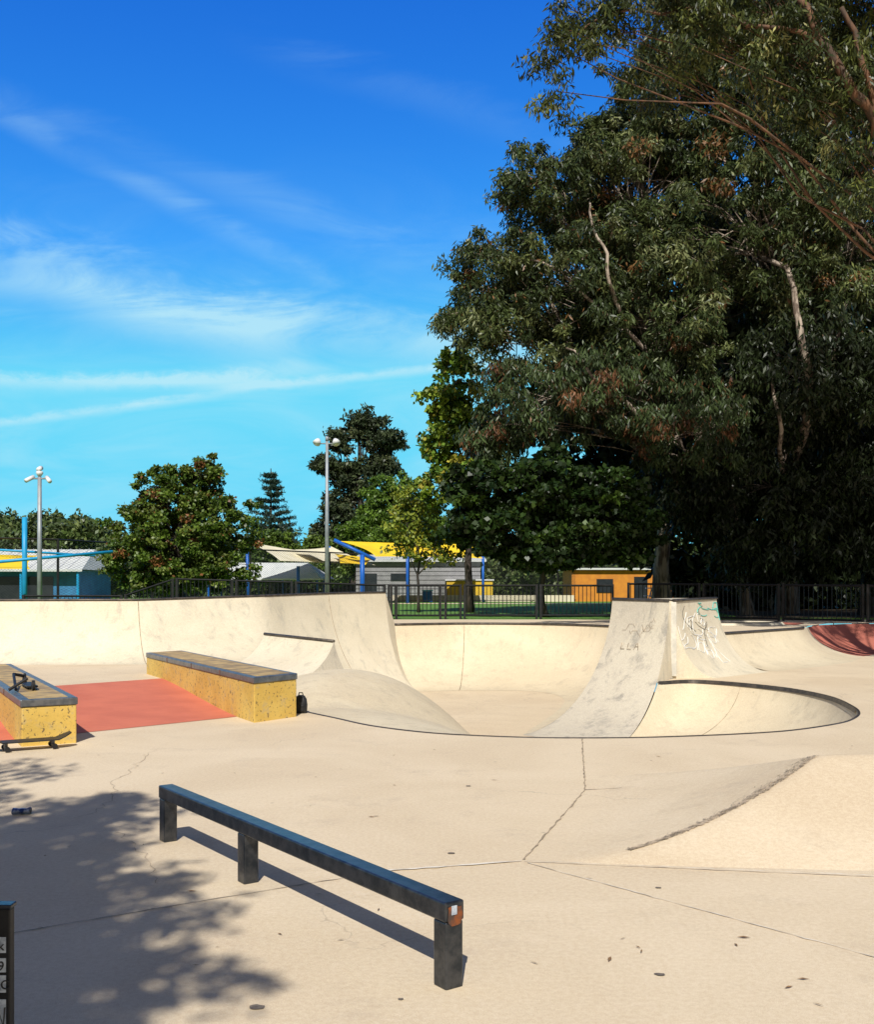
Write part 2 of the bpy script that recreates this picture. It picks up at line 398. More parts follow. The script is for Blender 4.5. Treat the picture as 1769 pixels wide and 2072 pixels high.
# ================================================================ LEFT WALL
lw=empty('quarter_pipe_wall')
wa=[(-17,20.2,1.33,-16.5,19.0,.19,25),(-5.83,20.6,1.345,-5.3,19.3,.19,25),(-3.68,22.5,1.41,-3.4,20.6,.15,22),(-2.52,24.5,1.45,-1.0,22.6,FZ,12),(-1.27,26.0,1.47,-.4,24.3,FZ,8)]
_,wtop=loft('curved_face',wa,M_wall,lw,interp=lin,m=8,n=20)
mb=MB(); mb.tube([(p[0],p[1],p[2]+.01) for p in wtop],.024,8); mb.obj('coping',M_coping,lw,True)
back=[(p[0]-.5,p[1]+1.1,p[2]) for p in wtop]
v=[];f=[]
for i,(a,c) in enumerate(zip(wtop,back)):
    v+=[a,c,(c[0],c[1],0.0)]
    if i: f+=[(3*i-3,3*i,3*i+1,3*i-2),(3*i-2,3*i+1,3*i+2,3*i-1)]
mk('deck_and_back',v,f,M_wall,lw)
e=prof((-1.27,26.0,1.47),(-.4,24.3,FZ),8,20)
e2=prof((-1.05,26.3,.665),(-.4,24.3,FZ),10,20)
v=e+e2; mk('wall_end',v,[(i,i+1,22+i,21+i) for i in range(20)],M_wall,lw)
mk('wall_end_back',[(-1.27,26.0,1.47),(-1.77,27.1,1.47),(-1.77,27.1,0),(-1.05,26.3,.665),(-1.05,26.3,0)],[(0,1,2,4,3)],M_wall,lw)
mb=MB()
for a,c,ph in ((wa[1][:3],wa[1][3:6],25),(wa[3][:3],wa[3][3:6],12)):
    mb.tube([(p[0],p[1]-.002,p[2]+.001) for p in prof(a,c,ph)],.007,5)
e=prof((.7,27.0,.665),(.52,24.6,FZ),10); mb.tube([(p[0],p[1]-.003,p[2]+.002) for p in e],.009,5)
e=prof((5.07,17.62,0),(3.75,16.3,FZ),8); mb.tube([(p[0],p[1],p[2]+.001) for p in e],.006,5)
mb.obj('panel_joints',M_seam,lw)

# ================================================================ GROUND
plaza=[(-60,-40,0),(60,-40,0),(60,25.6,0),(4.6,25.6,0),(4.6,19.6,0),(4.2,18.6,0)]+[(p[0],p[1],0) for p in rimtop]+[(-2.0,15,0),(-2.0,18,0),(-3.5,19.9,0),(-3.6,22.4,0),(-60,22.4,0)]
fillpoly('concrete_plaza',plaza,M_conc)
fillpoly('raised_plaza',[(-14,6.6,.19),(-5.4,15.1,.19),(-4.23,16.3,.19),(-3.0,17.3,.19),(-2.4,18.2,.19),(-3.4,20.62,.17),(-5.3,19.4,.19),(-40,19.4,.19),(-40,6.6,.19)],M_conc)
rk=empty('red_ramp')
def strip(name,A,B,mat,par,off):
    v=[];f=[]
    n=10
    for i,(a,b_) in enumerate(zip(A,B)):
        for k in range(n+1):
            t=k/n; z=off+.19*(t*t*(3-2*t)*.6+t*.4)
            v.append((a[0]+(b_[0]-a[0])*t,a[1]+(b_[1]-a[1])*t,z))
        if i:
            for k in range(n): f.append(((i-1)*(n+1)+k,(i-1)*(n+1)+k+1,i*(n+1)+k+1,i*(n+1)+k))
    return mk(name,v,f,mat,par,True)
strip('painted_slope',[(-12.3,3.2),(-3.75,11.75),(-2.57,12.95),(-2.3,13.3)],[(-14,6.6),(-5.4,15.15),(-4.23,16.35),(-3.9,16.6)],M_red,rk,.004)
strip('plain_slope',[(-2.3,13.3),(-1.95,13.65)],[(-3.9,16.6),(-3.0,17.35)],M_conc,rk,.003)
terr=[(-700,22.4,.65),(-5.2,22.4,.65),(-3.9,24.6,.65),(-2.6,27,.65),(-1.5,28.2,.65),(9.2,28.2,.65),(14,28,.65),(700,28,.65),(700,1500,.65),(-700,1500,.65)]
fillpoly('grass_field',terr,M_grass)
fillpoly('leaf_litter_ground',[(9.5,33,.656),(60,29,.656),(60,60,.656),(14,60,.656)],M_dirt)
fillpoly('footpath',[(-40,60,.658),(40,60,.658),(40,62.5,.658),(-40,62.5,.658)],M_conc)
def bank_h(x,y):
    hf=(y-(6.12-.09*(x-.48)))*.245
    d=(x-.48)*.953-(y-6.19)*.303
    hl=.35*(max(d,0)/1.6)**2.0 if d>0 else -.05
    hb=(9.15-y)*.25+(x-2.2)*.03
    hs=[hf,hl,hb,.47+.01*(x-2.5)]
    k=95.; mn=min(hs)
    return mn-math.log(sum(math.exp(-k*(q-mn)) for q in hs))/k
N=110; v=[];f=[]
for i in range(N+1):
    for j in range(N+1):
        x=.35+5.4*i/N; y=5.3+4.7*j/N
        v.append((x,y,bank_h(x,y)-.006))
for i in range(N):
    for j in range(N): f.append((i*(N+1)+j,(i+1)*(N+1)+j,(i+1)*(N+1)+j+1,i*(N+1)+j+1))
bk_=empty('concrete_bank')
mk('bank_surface',v,f,M_conc,bk_,True)
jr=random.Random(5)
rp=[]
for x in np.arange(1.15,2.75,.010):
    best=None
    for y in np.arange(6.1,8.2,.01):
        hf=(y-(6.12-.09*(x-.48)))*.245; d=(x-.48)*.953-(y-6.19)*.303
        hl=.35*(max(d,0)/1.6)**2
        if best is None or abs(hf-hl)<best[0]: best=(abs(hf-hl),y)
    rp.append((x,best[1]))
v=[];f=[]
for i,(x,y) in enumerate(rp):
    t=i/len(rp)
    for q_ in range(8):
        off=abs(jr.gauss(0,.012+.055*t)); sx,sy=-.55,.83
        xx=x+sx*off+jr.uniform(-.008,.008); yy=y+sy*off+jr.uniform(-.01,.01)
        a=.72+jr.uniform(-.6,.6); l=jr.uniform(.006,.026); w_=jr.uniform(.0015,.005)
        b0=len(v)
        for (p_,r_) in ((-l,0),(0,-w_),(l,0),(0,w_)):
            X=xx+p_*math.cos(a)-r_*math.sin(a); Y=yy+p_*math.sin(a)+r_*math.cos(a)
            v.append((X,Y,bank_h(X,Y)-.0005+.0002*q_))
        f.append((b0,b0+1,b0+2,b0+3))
mk('ridge_shade',v,f,M_shadegraf,bk_)  # dark flecks along the ridge, painting in its shaded back slope
def joint(mb,pts,w,z=.004):
    P=[]
    for a,b_ in zip(pts,pts[1:]):
        L=math.hypot(b_[0]-a[0],b_[1]-a[1]); n=max(2,int(L/.06))
        for k in range(n): P.append((a[0]+(b_[0]-a[0])*k/n+jr.uniform(-.006,.006),a[1]+(b_[1]-a[1])*k/n+jr.uniform(-.006,.006)))
    P.append(pts[-1]); v=[];f=[]
    for i,p in enumerate(P):
        q=P[min(i+1,len(P)-1)]; r=P[max(i-1,0)]
        dx,dy=q[0]-r[0],q[1]-r[1]; l=math.hypot(dx,dy) or 1; ww=w*jr.uniform(.3,1.5)
        v+=[(p[0]-dy/l*ww,p[1]+dx/l*ww,z),(p[0]+dy/l*ww,p[1]-dx/l*ww,z)]
        if i: f.append((2*i-2,2*i-1,2*i+1,2*i))
    mb.add(v,f)
def wander(x,y,a,n,st,wig):
    P=[(x,y)]
    for i in range(n):
        b_=a+jr.uniform(-wig,wig); x+=math.cos(b_)*st; y+=math.sin(b_)*st; P.append((x,y))
    return P
jj=empty('expansion_joints')
mb=MB()
joint(mb,[(1.53,11.14),(1.17,8.34)],.006)
joint(mb,[(1.17,8.34),(.51,6.2)],.0055)
joint(mb,[(-.45,5.85),(-1.1,5.45),(-2.4,4.6),(-5,3.4)],.004)
joint(mb,[(1.17,8.34),(1.6,8.45),(2.3,8.9)],.006)
joint(mb,[(1.55,3.6),(1.75,3.9),(2.6,4.6)],.003)
joint(mb,[(-3.9,14.4),(-4.1,11.7)],.004)
joint(mb,wander(-2.75,10.4,-1.45,30,.11,.6),.0018)
joint(mb,wander(-2.1,6.9,-1.1,14,.1,.6),.0015)
mb.obj('dark_joints',M_seam,jj)
mb=MB()
joint(mb,[(.5,6.17),(.0,6.03),(-.4,5.93)],.012,.006)
joint(mb,[(.5,6.15),(2.6,5.80),(5.5,5.3)],.005,.012)
joint(mb,[(.52,6.13),(2.0,4.45),(3.2,3.3)],.004,.0045)
mb.obj('light_joints',M_seaml,jj)
lr=random.Random(8); v=[];f=[]
for k in range(90):
    Y=3.8+lr.random()**1.2*12; X=lr.uniform(-.43,.43)*Y
    if Y>11 and X>-2: continue
    if X>.5 and 5.4<Y<9.5: continue
    a=lr.random()*6.28; L=lr.uniform(.012,.034); W=L*lr.uniform(.15,.28)
    c,s=math.cos(a),math.sin(a); b0=len(v); z=.0055
    v+=[(X-c*L,Y-s*L,z),(X+s*W,Y-c*W,z+.004),(X+c*L,Y+s*L,z+.002),(X-s*W,Y+c*W,z+.001)]
    f.append((b0,b0+1,b0+2,b0+3))
mk('fallen_leaves',v,f,M_dryleaf)
v=[];f=[]
for (X,Y,r) in ((-.69,4.02,.024),(.92,4.36,.018),(1.43,3.76,.028),(.085,6.35,.018),(-.14,4.1,.010),(1.18,5.62,.013),(.25,8.5,.016)):
    b0=len(v)
    for k in range(12):
        a=k*math.pi/6; rr_=r*lr.uniform(.7,1.2); v.append((X+rr_*math.cos(a)*1.3,Y+rr_*math.sin(a),.0045))
    f.append(tuple(range(b0,b0+12)))
mk('ground_stains',v,f,simple('gum_stain',(.12,.10,.085),(.2,.165,.13),40,.8))

# ================================================================ FLAT RAIL
fr=empty('grind_rail')
A=np.array([-1.70,6.68]); B=np.array([.045,4.25]); d=(B-A)/np.linalg.norm(B-A); ang=math.atan2(d[1],d[0])
L=np.linalg.norm(B-A)+.09; mid=(A+B)/2
mb=MB(); mb.box((mid[0],mid[1],.308),(L,.095,.080),ang); o=mb.obj('top_bar',M_steel,fr); bevel(o,.008,3)
for i,t in enumerate((0,.385,1)):
    p=A+(B-A)*t
    mb=MB(); mb.box((p[0],p[1],.133),(.088,.086,.270),ang); bevel(mb.obj('post_%d'%(i+1),M_steel,fr),.008,3)
q=B+d*.0465
n_=np.array([d[1],-d[0]])
v=[];f=[]
for k in range(18):
    a=k/18*2*math.pi; ry=.036*(1+.15*lr.uniform(-1,1)); rz=.038*(1+.2*lr.uniform(-1,1))
    pp=q+d*.0012+n_*math.copysign(abs(math.cos(a))**.5,math.cos(a))*ry; v.append((pp[0],pp[1],.295+math.copysign(abs(math.sin(a))**.5,math.sin(a))*rz))
mk('rust_patch',v,[tuple(range(18))],M_rust,fr)
mb=MB(); sq=q+d*.0025+n_*.006; mb.box((sq[0],sq[1],.315),(.002,.026,.036),ang); mb.obj('sticker',M_sticker,fr)
# ================================================================ LEDGES
def ledge(name,c,lv,wv,h):
    e=empty(name); c=np.array(c);lv=np.array(lv);wv=np.array(wv)
    base=[c,c+wv,c+wv+lv,c+lv]
    mb=MB(); mb.prism(base,-.03,h-.075); bevel(mb.obj('painted_body',M_ledge,e),.012,2)
    lu=lv/np.linalg.norm(lv); wu=wv/np.linalg.norm(wv); k=.012
    cap=[c-lu*k-wu*k,c+wv-lu*k+wu*k,c+wv+lv+lu*k+wu*k,c+lv+lu*k-wu*k]
    mb=MB(); mb.prism(cap,h-.075,h); bevel(mb.obj('steel_edge',M_capsteel,e),.01,2)
    t=.075
    ins=[c+lu*t+wu*t,c+wv+lu*t-wu*t,c+wv+lv-lu*t-wu*t,c+lv-lu*t+wu*t]
    mb=MB(); mb.prism(ins,h-.02,h+.004); mb.obj('top_slab',M_ledgetop,e)
    mb=MB()
    for i in range(1,4):
        p=c+lv*i/4-wu*(k+.002); mb.box((p[0],p[1],h-.037),(.008,.008,.07))
    mb.obj('joints',M_rust,e)
    return e
ledge('grind_ledge',(-2.16,12.48),(-2.57,4.72),(.42,.60),.537)
ledge('grind_ledge',(-4.17,10.60),(-2.6,4.75),(.46,.27),.47)

# ================================================================ SMALL THINGS
def disc(mb,c,ax,r,w,seg=18):
    ax=Vector(ax).normalized(); mb.tube([Vector(c)-ax*w/2,Vector(c)+ax*w/2],r,seg)
sc=empty('kick_scooter')
def bp(s,w,z=.474):
    lu=Vector((-.48,.877,0)); wu=Vector((.862,.506,0)); c=Vector((-4.17,10.6,0))
    return c+lu*s+wu*w+Vector((0,0,z))
mb=MB(); v=[bp(1.0,.18,.50),bp(1.0,.30,.50),bp(1.55,.30,.50),bp(1.55,.18,.50),bp(1.0,.18,.52),bp(1.0,.30,.52),bp(1.55,.30,.52),bp(1.55,.18,.52)]
mb.add(v,[(3,2,1,0),(4,5,6,7),(0,1,5,4),(1,2,6,5),(2,3,7,6),(3,0,4,7)]); bevel(mb.obj('deck',M_blackpl,sc),.005)
mb=MB(); disc(mb,bp(.93,.24,.53),(.862,.506,0),.055,.026); disc(mb,bp(1.66,.24,.53),(.862,.506,0),.055,.026); mb.obj('wheels',M_black,sc)
mb=MB(); mb.tube([bp(1.55,.24,.52),bp(1.62,.24,.60),bp(1.66,.24,.53)],.016,8); mb.tube([bp(1.62,.24,.58),bp(1.45,.1,.62)],.018,8); mb.tube([bp(1.45,.1,.62),bp(.85,.05,.50)],.016,8)
mb.tube([bp(.85,-.02,.50),bp(.78,.16,.62)],.016,8); mb.obj('bars',M_black,sc)
# skateboard on the ground in front of the left ledge
sk=empty('skateboard')
du=Vector((.862,.506,0)); dv=Vector((-.506,.862,0)); c0=Vector((-4.02,10.42,0))
mb=MB(); vv=[];ff=[]
for k in range(13):
    t=k/12; s=-.39+t*.78; zz=.085+(max(0,.16-t)+max(0,t-.84))*.35; hw=.10*(1-max(0,abs(t-.5)-.40)*5)
    for w in (-hw,hw): 
        p=c0+du*s+dv*w; vv+=[(p.x,p.y,zz),(p.x,p.y,zz+.012)]
    if k:
        b0=(k-1)*4
        ff+=[(b0,b0+2,b0+6,b0+4),(b0+1,b0+5,b0+7,b0+3),(b0,b0+4,b0+5,b0+1),(b0+2,b0+3,b0+7,b0+6)]
mb.add(vv,ff); mb.obj('deck',M_blackpl,sk)
mb=MB()
for s in (-.22,.22):
    for w in (-.095,.095): disc(mb,c0+du*s+dv*w+Vector((0,0,.03)),dv,.027,.035,14)
mb.obj('wheels',M_black,sk)
mb=MB()
for s in (-.22,.22):
    p=c0+du*s; mb.tube([p+dv*-.095+Vector((0,0,.03)),p+dv*.095+Vector((0,0,.03))],.010,6); mb.tube([p+Vector((0,0,.03)),p+Vector((0,0,.085))],.02,6)
mb.obj('trucks',M_capsteel,sk)
bk=empty('backpack')
v=[];f=[]
bx,by=-1.735,13.45
rings=[(0,.065,.06),(.02,.08,.07),(.10,.085,.075),(.17,.075,.065),(.215,.05,.045),(.225,.02,.02)]
for z,a,c in rings:
    for k in range(16):
        t=2*math.pi*k/16
        v.append((bx+a*np.sign(math.cos(t))*abs(math.cos(t))**.6,by+c*np.sign(math.sin(t))*abs(math.sin(t))**.6,z+.004))
for i in range(len(rings)-1):
    for k in range(16): f.append((i*16+k,i*16+(k+1)%16,(i+1)*16+(k+1)%16,(i+1)*16+k))
f.append(tuple(5*16+k for k in range(16)))
mk('bag_body',v,f,M_blackpl,bk,True)
mb=MB(); mb.tube([(bx-.03,by,.22),(bx-.02,by,.26),(bx+.02,by,.26),(bx+.03,by,.22)],.008,6)
mb.tube([(bx-.05,by-.06,.19),(bx-.06,by-.09,.12),(bx-.04,by-.075,.04)],.009,6); mb.obj('straps',M_black,bk)
mb=MB(); mb.box((bx,by-.075,.07),(.10,.02,.08)); bevel(mb.obj('front_pocket',M_black,bk),.008,3)
cn=empty('crushed_can')
cx,cy=-2.93,7.45
v=[];f=[]
prf=[(-.058,.022,.030),(-.052,.031,.042),(-.02,.029,.030),(.005,.034,.040),(.03,.028,.028),(.052,.032,.042),(.058,.024,.032)]
for x,w,h in prf:
    for k in range(14):
        a=2*math.pi*k/14; v.append((cx+x,cy+w*math.cos(a)+x*.3,.024+h*.55*math.sin(a)*(1+.15*math.sin(3*a+x*60))))
for i in range(len(prf)-1):
    for k in range(14): f.append((i*14+k,i*14+(k+1)%14,(i+1)*14+(k+1)%14,(i+1)*14+k))
f+=[tuple(range(14)),tuple(range(6*14+13,6*14-1,-1))]
mk('can_body',v,f,simple('can_print',(.02,.05,.18),(.35,.4,.5),30,.35,.5),cn,True)
mb=MB(); mb.tube([(cx+.057,cy+.017,.024),(cx+.062,cy+.018,.024)],.02,12); mb.obj('can_lid',M_capsteel,cn)
st=empty('stickered_post')
px,py=-1.45,3.42
mb=MB(); mb.box((px,py,.28),(.15,.04,.57)); bevel(mb.obj('post',M_black,st),.005)
mb=MB(); mb.box((px,py,.572),(.16,.05,.014)); bevel(mb.obj('cap',M_steel,st),.004)
for i,(z,h,t) in enumerate(((.45,.05,'k'),(.385,.045,'9'),(.325,.055,'RC'),(.22,.11,'')),1):
    mb=MB(); mb.box((px+.030,py-.0215,z),(.065,.003,h)); mb.obj('sticker_%d'%i,M_sticker,st)
    if t: text('sticker_lettering_%d'%i,t,(px+.048,py-.0245,z-.016),(math.radians(90),0,0),.042,M_gblack,st)
mb=MB(); mb.tube([(px+.02,py-.0235,.17),(px+.04,py-.0235,.24),(px+.055,py-.0235,.19),(px+.06,py-.0235,.25)],.003,4); mb.obj('sticker_scribble',M_gblack,st)

# ================================================================ FENCES
def barfence(name,path,h,mat,pw=2.2):
    mb=MB()
    for a,b_ in zip(path,path[1:]):
        a=Vector(a);b_=Vector(b_); L=(b_-a).length; n=max(1,round(L/pw)); u=(b_-a).normalized()
        az=math.atan2(u.y,u.x)
        for k in range(n):
            p=a.lerp(b_,k/n); q=a.lerp(b_,(k+1)/n)
            for s in (p+u*.06,q-u*.06): mb.box((s.x,s.y,s.z+h/2),(.065,.065,h),az)
            for zz in (.10,h-.04):
                mb.tube([p+u*.06+Vector((0,0,zz)),q-u*.06+Vector((0,0,zz))],.03,4)
            m=int((q-p).length/.115)
            for i in range(1,m):
                s=p.lerp(q,i/m); mb.tube([s+Vector((0,0,.1)),s+Vector((0,0,h-.04))],.011,4,caps=False)
    return mb.obj(name,mat)
barfence('steel_bar_fence',[(-12.2,31,.35),(-9.2,31,.35),(-7.7,31,.85),(-4.2,31,.75),(-1.5,31.5,.66),(5.3,31.5,.66)],1.03,M_black)
barfence('steel_bar_fence',[(5.6,31.2,.66),(11.6,28.6,.6),(13.2,28.4,.6),(20,28.4,.6)],1.08,M_black)
mb=MB()
for x in (-1.35,-1.2,.1,.25): mb.box((x,31.2,1.15),(.07,.07,1.05))
mb.obj('fence_gate_posts',M_black)
m,nt,b,tc=newmat('chain_link')
sp=nt.new('ShaderNodeSeparateXYZ'); nt.put(sp.inputs[0],tc)
u1=nt.math('ADD',sp.outputs[0],sp.outputs[2]); u2=nt.math('SUBTRACT',sp.outputs[0],sp.outputs[2])
def wires(u): 
    fr_=nt.math('FRACT',nt.math('MULTIPLY',u,9.)); return nt.math('LESS_THAN',fr_,.08)
w=nt.math('MAXIMUM',wires(u1),wires(u2))
b.inputs['Base Color'].default_value=(.04,.045,.045,1)
tp=nt.new('ShaderNodeBsdfTransparent'); mx=nt.new('ShaderNodeMixShader')
nt.put(mx.inputs[0],w); nt.l.new(tp.outputs[0],mx.inputs[1]); nt.l.new(b.outputs[0],mx.inputs[2])
nt.l.new(mx.outputs[0],m.node_tree.nodes['Material Output'].inputs[0]); M_chain=m
cf=empty('chain_link_fence')
P=[(-21,41),(-15.9,44.3),(-13.6,50.5),(-9.9,56),(-6.2,61),(-1.75,66),(8,70),(18,74)]
mb=MB()
for x,y in P: mb.tube([(x,y,.6),(x,y,3.62)],.055,6)
for a,c in zip(P,P[1:]): mb.tube([(*a,3.6),(*c,3.6)],.04,5); mb.tube([(*a,.75),(*c,.75)],.02,5)
mb.obj('posts_and_rails',M_black,cf)
v=[];f=[]
for i,(x,y) in enumerate(P):
    v+=[(x,y,.7),(x,y,3.58)]
    if i: f.append((2*i-2,2*i,2*i+1,2*i-1))
mk('mesh_panels',v,f,M_chain,cf)

# ================================================================ POLES
cp=empty('cctv_pole')
x0,y0=-13.17,35
mb=MB(); mb.tube([(x0,y0,.5),(x0,y0,5.25)],[.085,.065],10); mb.tube([(x0-.3,y0,5.2),(x0+.28,y0,5.2)],.03,6); mb.tube([(x0,y0,5.2),(x0,y0,5.5)],.05,8); mb.obj('mast',M_pole,cp,True)
mb=MB()
mb.tube([(x0-.38,y0-.22,5.10),(x0-.22,y0+.05,5.26)],.07,10); mb.tube([(x0+.42,y0-.22,5.08),(x0+.22,y0+.05,5.24)],.07,10)
mb.tube([(x0,y0-.1,5.48),(x0,y0+.12,5.56)],.08,10); mb.tube([(x0,y0,5.28),(x0,y0,5.38),(x0,y0,5.44)],[.06,.12,.10],12); mb.obj('cameras',M_whitep,cp,True)
fp=empty('floodlight_pole')
x0,y0=-6.25,60
mb=MB(); mb.tube([(x0,y0,.6),(x0,y0,10.1)],[.14,.08],10); mb.tube([(x0-.45,y0,9.75),(x0+.45,y0,9.75)],.04,6); mb.tube([(x0,y0,9.9),(x0,y0,10.15)],.10,8); mb.obj('mast',M_pole,fp,True)
mb=MB()
for s in (-1,1):
    mb.tube([(x0+s*.45,y0-.1,10.0),(x0+s*.5,y0-.15,9.88),(x0+s*.56,y0-.28,9.74)],[.08,.18,.23],12)
mb.obj('lamp_heads',M_whitep,fp,True)

# ================================================================ BUILDINGS AND SAILS
def sail(name,c,mat,parent,sag=.35,n=12):
    c=[Vector(p) for p in c]; v=[];f=[]
    ctr=sum(c,Vector())/4
    for i in range(n+1):
        for j in range(n+1):
            u,w=i/n,j/n
            p=(c[0]*(1-u)*(1-w)+c[1]*u*(1-w)+c[2]*u*w+c[3]*(1-u)*w)
            eu=4*u*(1-u); ew=4*w*(1-w)
            pull=.10*(eu*(1-ew)+ew*(1-eu))
            p=p.lerp(ctr,pull); p.z-=sag*eu*ew*.4
            v.append(p)
    for i in range(n):
        for j in range(n): f.append((i*(n+1)+j,(i+1)*(n+1)+j,(i+1)*(n+1)+j+1,i*(n+1)+j+1))
    return mk(name,v,f,mat,parent,True)
def W(mb,a,c,r=.09): mb.tube([a,c],r,8)
ss=empty('shade_sail_structure')
sail('cream_sail_1',[(-11.5,64,4.35),(-8.0,69,3.85),(-5.3,67,3.0),(-9.2,62,3.15)],M_cream,ss)
sail('cream_sail_2',[(-8.9,66,3.95),(-7.0,70,4.3),(-3.9,67,3.0),(-6.7,62,3.15)],M_cream,ss)
sail('yellow_sail_1',[(-5.9,64,4.4),(2.6,70,4.45),(2.9,66,3.4),(-3.6,62,3.4)],M_yell,ss)
sail('yellow_sail_2',[(-6.4,66,3.7),(-4.0,68,3.5),(-4.2,62,2.9),(-5.6,61,3.0)],M_yell,ss)
mb=MB()
W(mb,(-11.4,63.9,.6),(-11.5,63.9,4.2),.10); W(mb,(-8.55,65,.6),(-8.55,65,2.9),.10); W(mb,(-4.35,61.5,.6),(-4.35,61.5,3.5),.14); W(mb,(-1.75,62.5,.6),(-1.75,62.5,4.2),.09)
W(mb,(-6.0,61.5,4.35),(-3.6,61.5,3.2),.11); W(mb,(-7.1,69.5,.6),(-7.1,69.5,4.3),.10); W(mb,(2.9,66.5,.6),(2.9,66.5,3.6),.08)
mb.obj('masts',M_blue,ss,True)
sh=empty('picnic_shelter')
mk('roof',[(-15.6,66.5,2.15),(-7.3,66.5,2.15),(-8.4,69,3.2),(-13.6,69,3.2),(-15.9,66.5,2.05),(-7.0,66.5,2.05),(-6.9,71.5,2.15),(-15.9,71.5,2.15)],[(0,1,2,3),(4,5,1,0),(2,1,6),(3,2,6,7),(0,3,7)],M_roofm,sh)
mb=MB()
for x in (-14.5,-12,-9.8,-7.6):
    for y in (67,71): mb.tube([(x,y,.6),(x,y,2.15)],.06,6)
mb.obj('posts',M_blue,sh)
mb=MB(); mb.box((-10.5,69,1.1),(2,.8,.06)); mb.box((-10.5,68.2,.9),(2,.3,.05)); mb.box((-10.5,69.8,.9),(2,.3,.05)); mb.box((-11.2,69,.85),(.1,1.5,.5)); mb.box((-9.8,69,.85),(.1,1.5,.5)); mb.obj('picnic_bench_set',M_pole,sh)
gb=empty('grey_block_building')
mb=MB(); mb.box((-1.3,76,2.0),(8.6,6,2.8)); mb.obj('walls',M_greyw,gb)
mk('roof',[(-5.9,72.6,3.35),(3.4,72.6,3.35),(3.4,79.5,3.9),(-5.9,79.5,3.9),(-5.9,72.6,3.5),(3.4,72.6,3.5),(3.4,79.5,4.05),(-5.9,79.5,4.05)],[(3,2,1,0),(4,5,6,7),(0,1,5,4),(1,2,6,5),(2,3,7,6),(3,0,4,7)],M_roofm,gb)
mb=MB(); mb.box((-4.6,72.98,1.6),(.9,.06,1.9)); mb.box((-2.6,72.98,2.3),(1.2,.06,.5)); mb.obj('door_and_window',M_glass,gb)
mb=MB()
for z in np.arange(.9,3.3,.3): mb.box((-1.3,72.99,z),(8.62,.03,.02))
mb.obj('mortar_courses',M_gblack,gb)
mb=MB(); mb.box((2.2,72.0,1.35),(3.1,1.6,1.4)); mb.obj('yellow_annex',M_yelw,gb)
mb=MB(); mb.box((2.2,72.0,2.09),(3.3,1.8,.08)); mb.obj('annex_roof',M_whitep,gb)
ob=empty('orange_building')
mb=MB(); mb.box((12.5,73,1.7),(7,5,2.1)); mb.obj('walls',M_orangew,ob)
mb=MB(); mb.box((12.5,73,2.82),(7.6,5.6,.12)); mb.obj('roof',M_roofm,ob)
mb=MB(); mb.box((11.2,70.47,1.7),(1.1,.06,.9)); mb.box((13.6,70.47,1.5),(.9,.06,1.6)); mb.obj('openings',M_glass,ob)
mb=MB(); mb.box((3,69.5,.85),(12,.3,.45)); mb.obj('low_wall',M_wall)
bn_=empty('blue_bin'); mb=MB(); mb.prism([(-.9,66.7),(-.3,66.7),(-.3,67.3),(-.9,67.3)],.66,1.35); bevel(mb.obj('body',M_blue,bn_),.03)
mb=MB(); mb.prism([(-.95,66.6),(-.25,66.6),(-.25,67.35),(-.95,67.35)],1.355,1.43); mb.tube([(-.9,67.38,.8),(-.3,67.38,.8)],.1,8); mb.obj('lid_and_wheels',M_cyan,bn_)
pb=empty('pool_building')
mb=MB(); mb.box((-27,63,1.6),(13.2,6,1.9)); mb.obj('walls',M_bluew,pb)
mk('roof',[(-35,59.2,2.6),(-19.9,59.2,2.6),(-20.4,63,3.85),(-35,63,3.85),(-35,67,2.6),(-19.9,67,2.6),(-35,59.2,2.48),(-19.9,59.2,2.48)],[(0,1,2,3),(3,2,5,4),(1,5,2),(6,7,1,0)],M_roofm,pb)
mb=MB()
for x in np.arange(-34.5,-20.2,.55): mb.tube([(x,59.2,2.62),(x,63,3.87)],.03,4)
mb.obj('roof_ribs',M_whitep,pb)
mb=MB()
for x in (-31.5,-29.3,-27.1,-24.5,-22.6): mb.box((x,59.98,1.55),(1.6,.06,1.3))
mb.obj('windows',M_glass,pb)
mb=MB()
for x in (-20.2,-23.4,-28.2): mb.tube([(x,59.4,.6),(x,59.4,2.5)],.08,8)
mb.obj('verandah_posts',M_cyan,pb)
ls=empty('pool_shade_sail')
sail('yellow_sail',[(-20,40,3.0),(-17.0,45,2.95),(-15.8,41,2.3),(-19,38,2.2)],M_yell,ls)
mb=MB(); W(mb,(-15.62,40,.6),(-15.62,40,4.25),.1); W(mb,(-18,40,3.1),(-13.6,42,2.85),.045); W(mb,(-16.5,38,2.45),(-12.6,41,2.98),.06); mb.obj('masts',M_cyan,ls,True)
tb=empty('picnic_table')
mb=MB(); mb.box((13.2,61,1.55),(2.2,.8,.06)); mb.obj('top',M_whitep,tb)
mb=MB()
for x in (12.4,14.0):
    mb.tube([(x-.25,61,.66),(x,61,1.5)],.04,6); mb.tube([(x+.25,61,.66),(x,61,1.5)],.04,6)
mb.box((13.2,60.3,1.1),(2.2,.28,.05)); mb.box((13.2,61.7,1.1),(2.2,.28,.05)); mb.tube([(12.4,60.3,1.07),(12.4,61.7,1.07)],.03,5); mb.tube([(14,60.3,1.07),(14,61.7,1.07)],.03,5); mb.obj('frame_and_benches',M_whitep,tb)

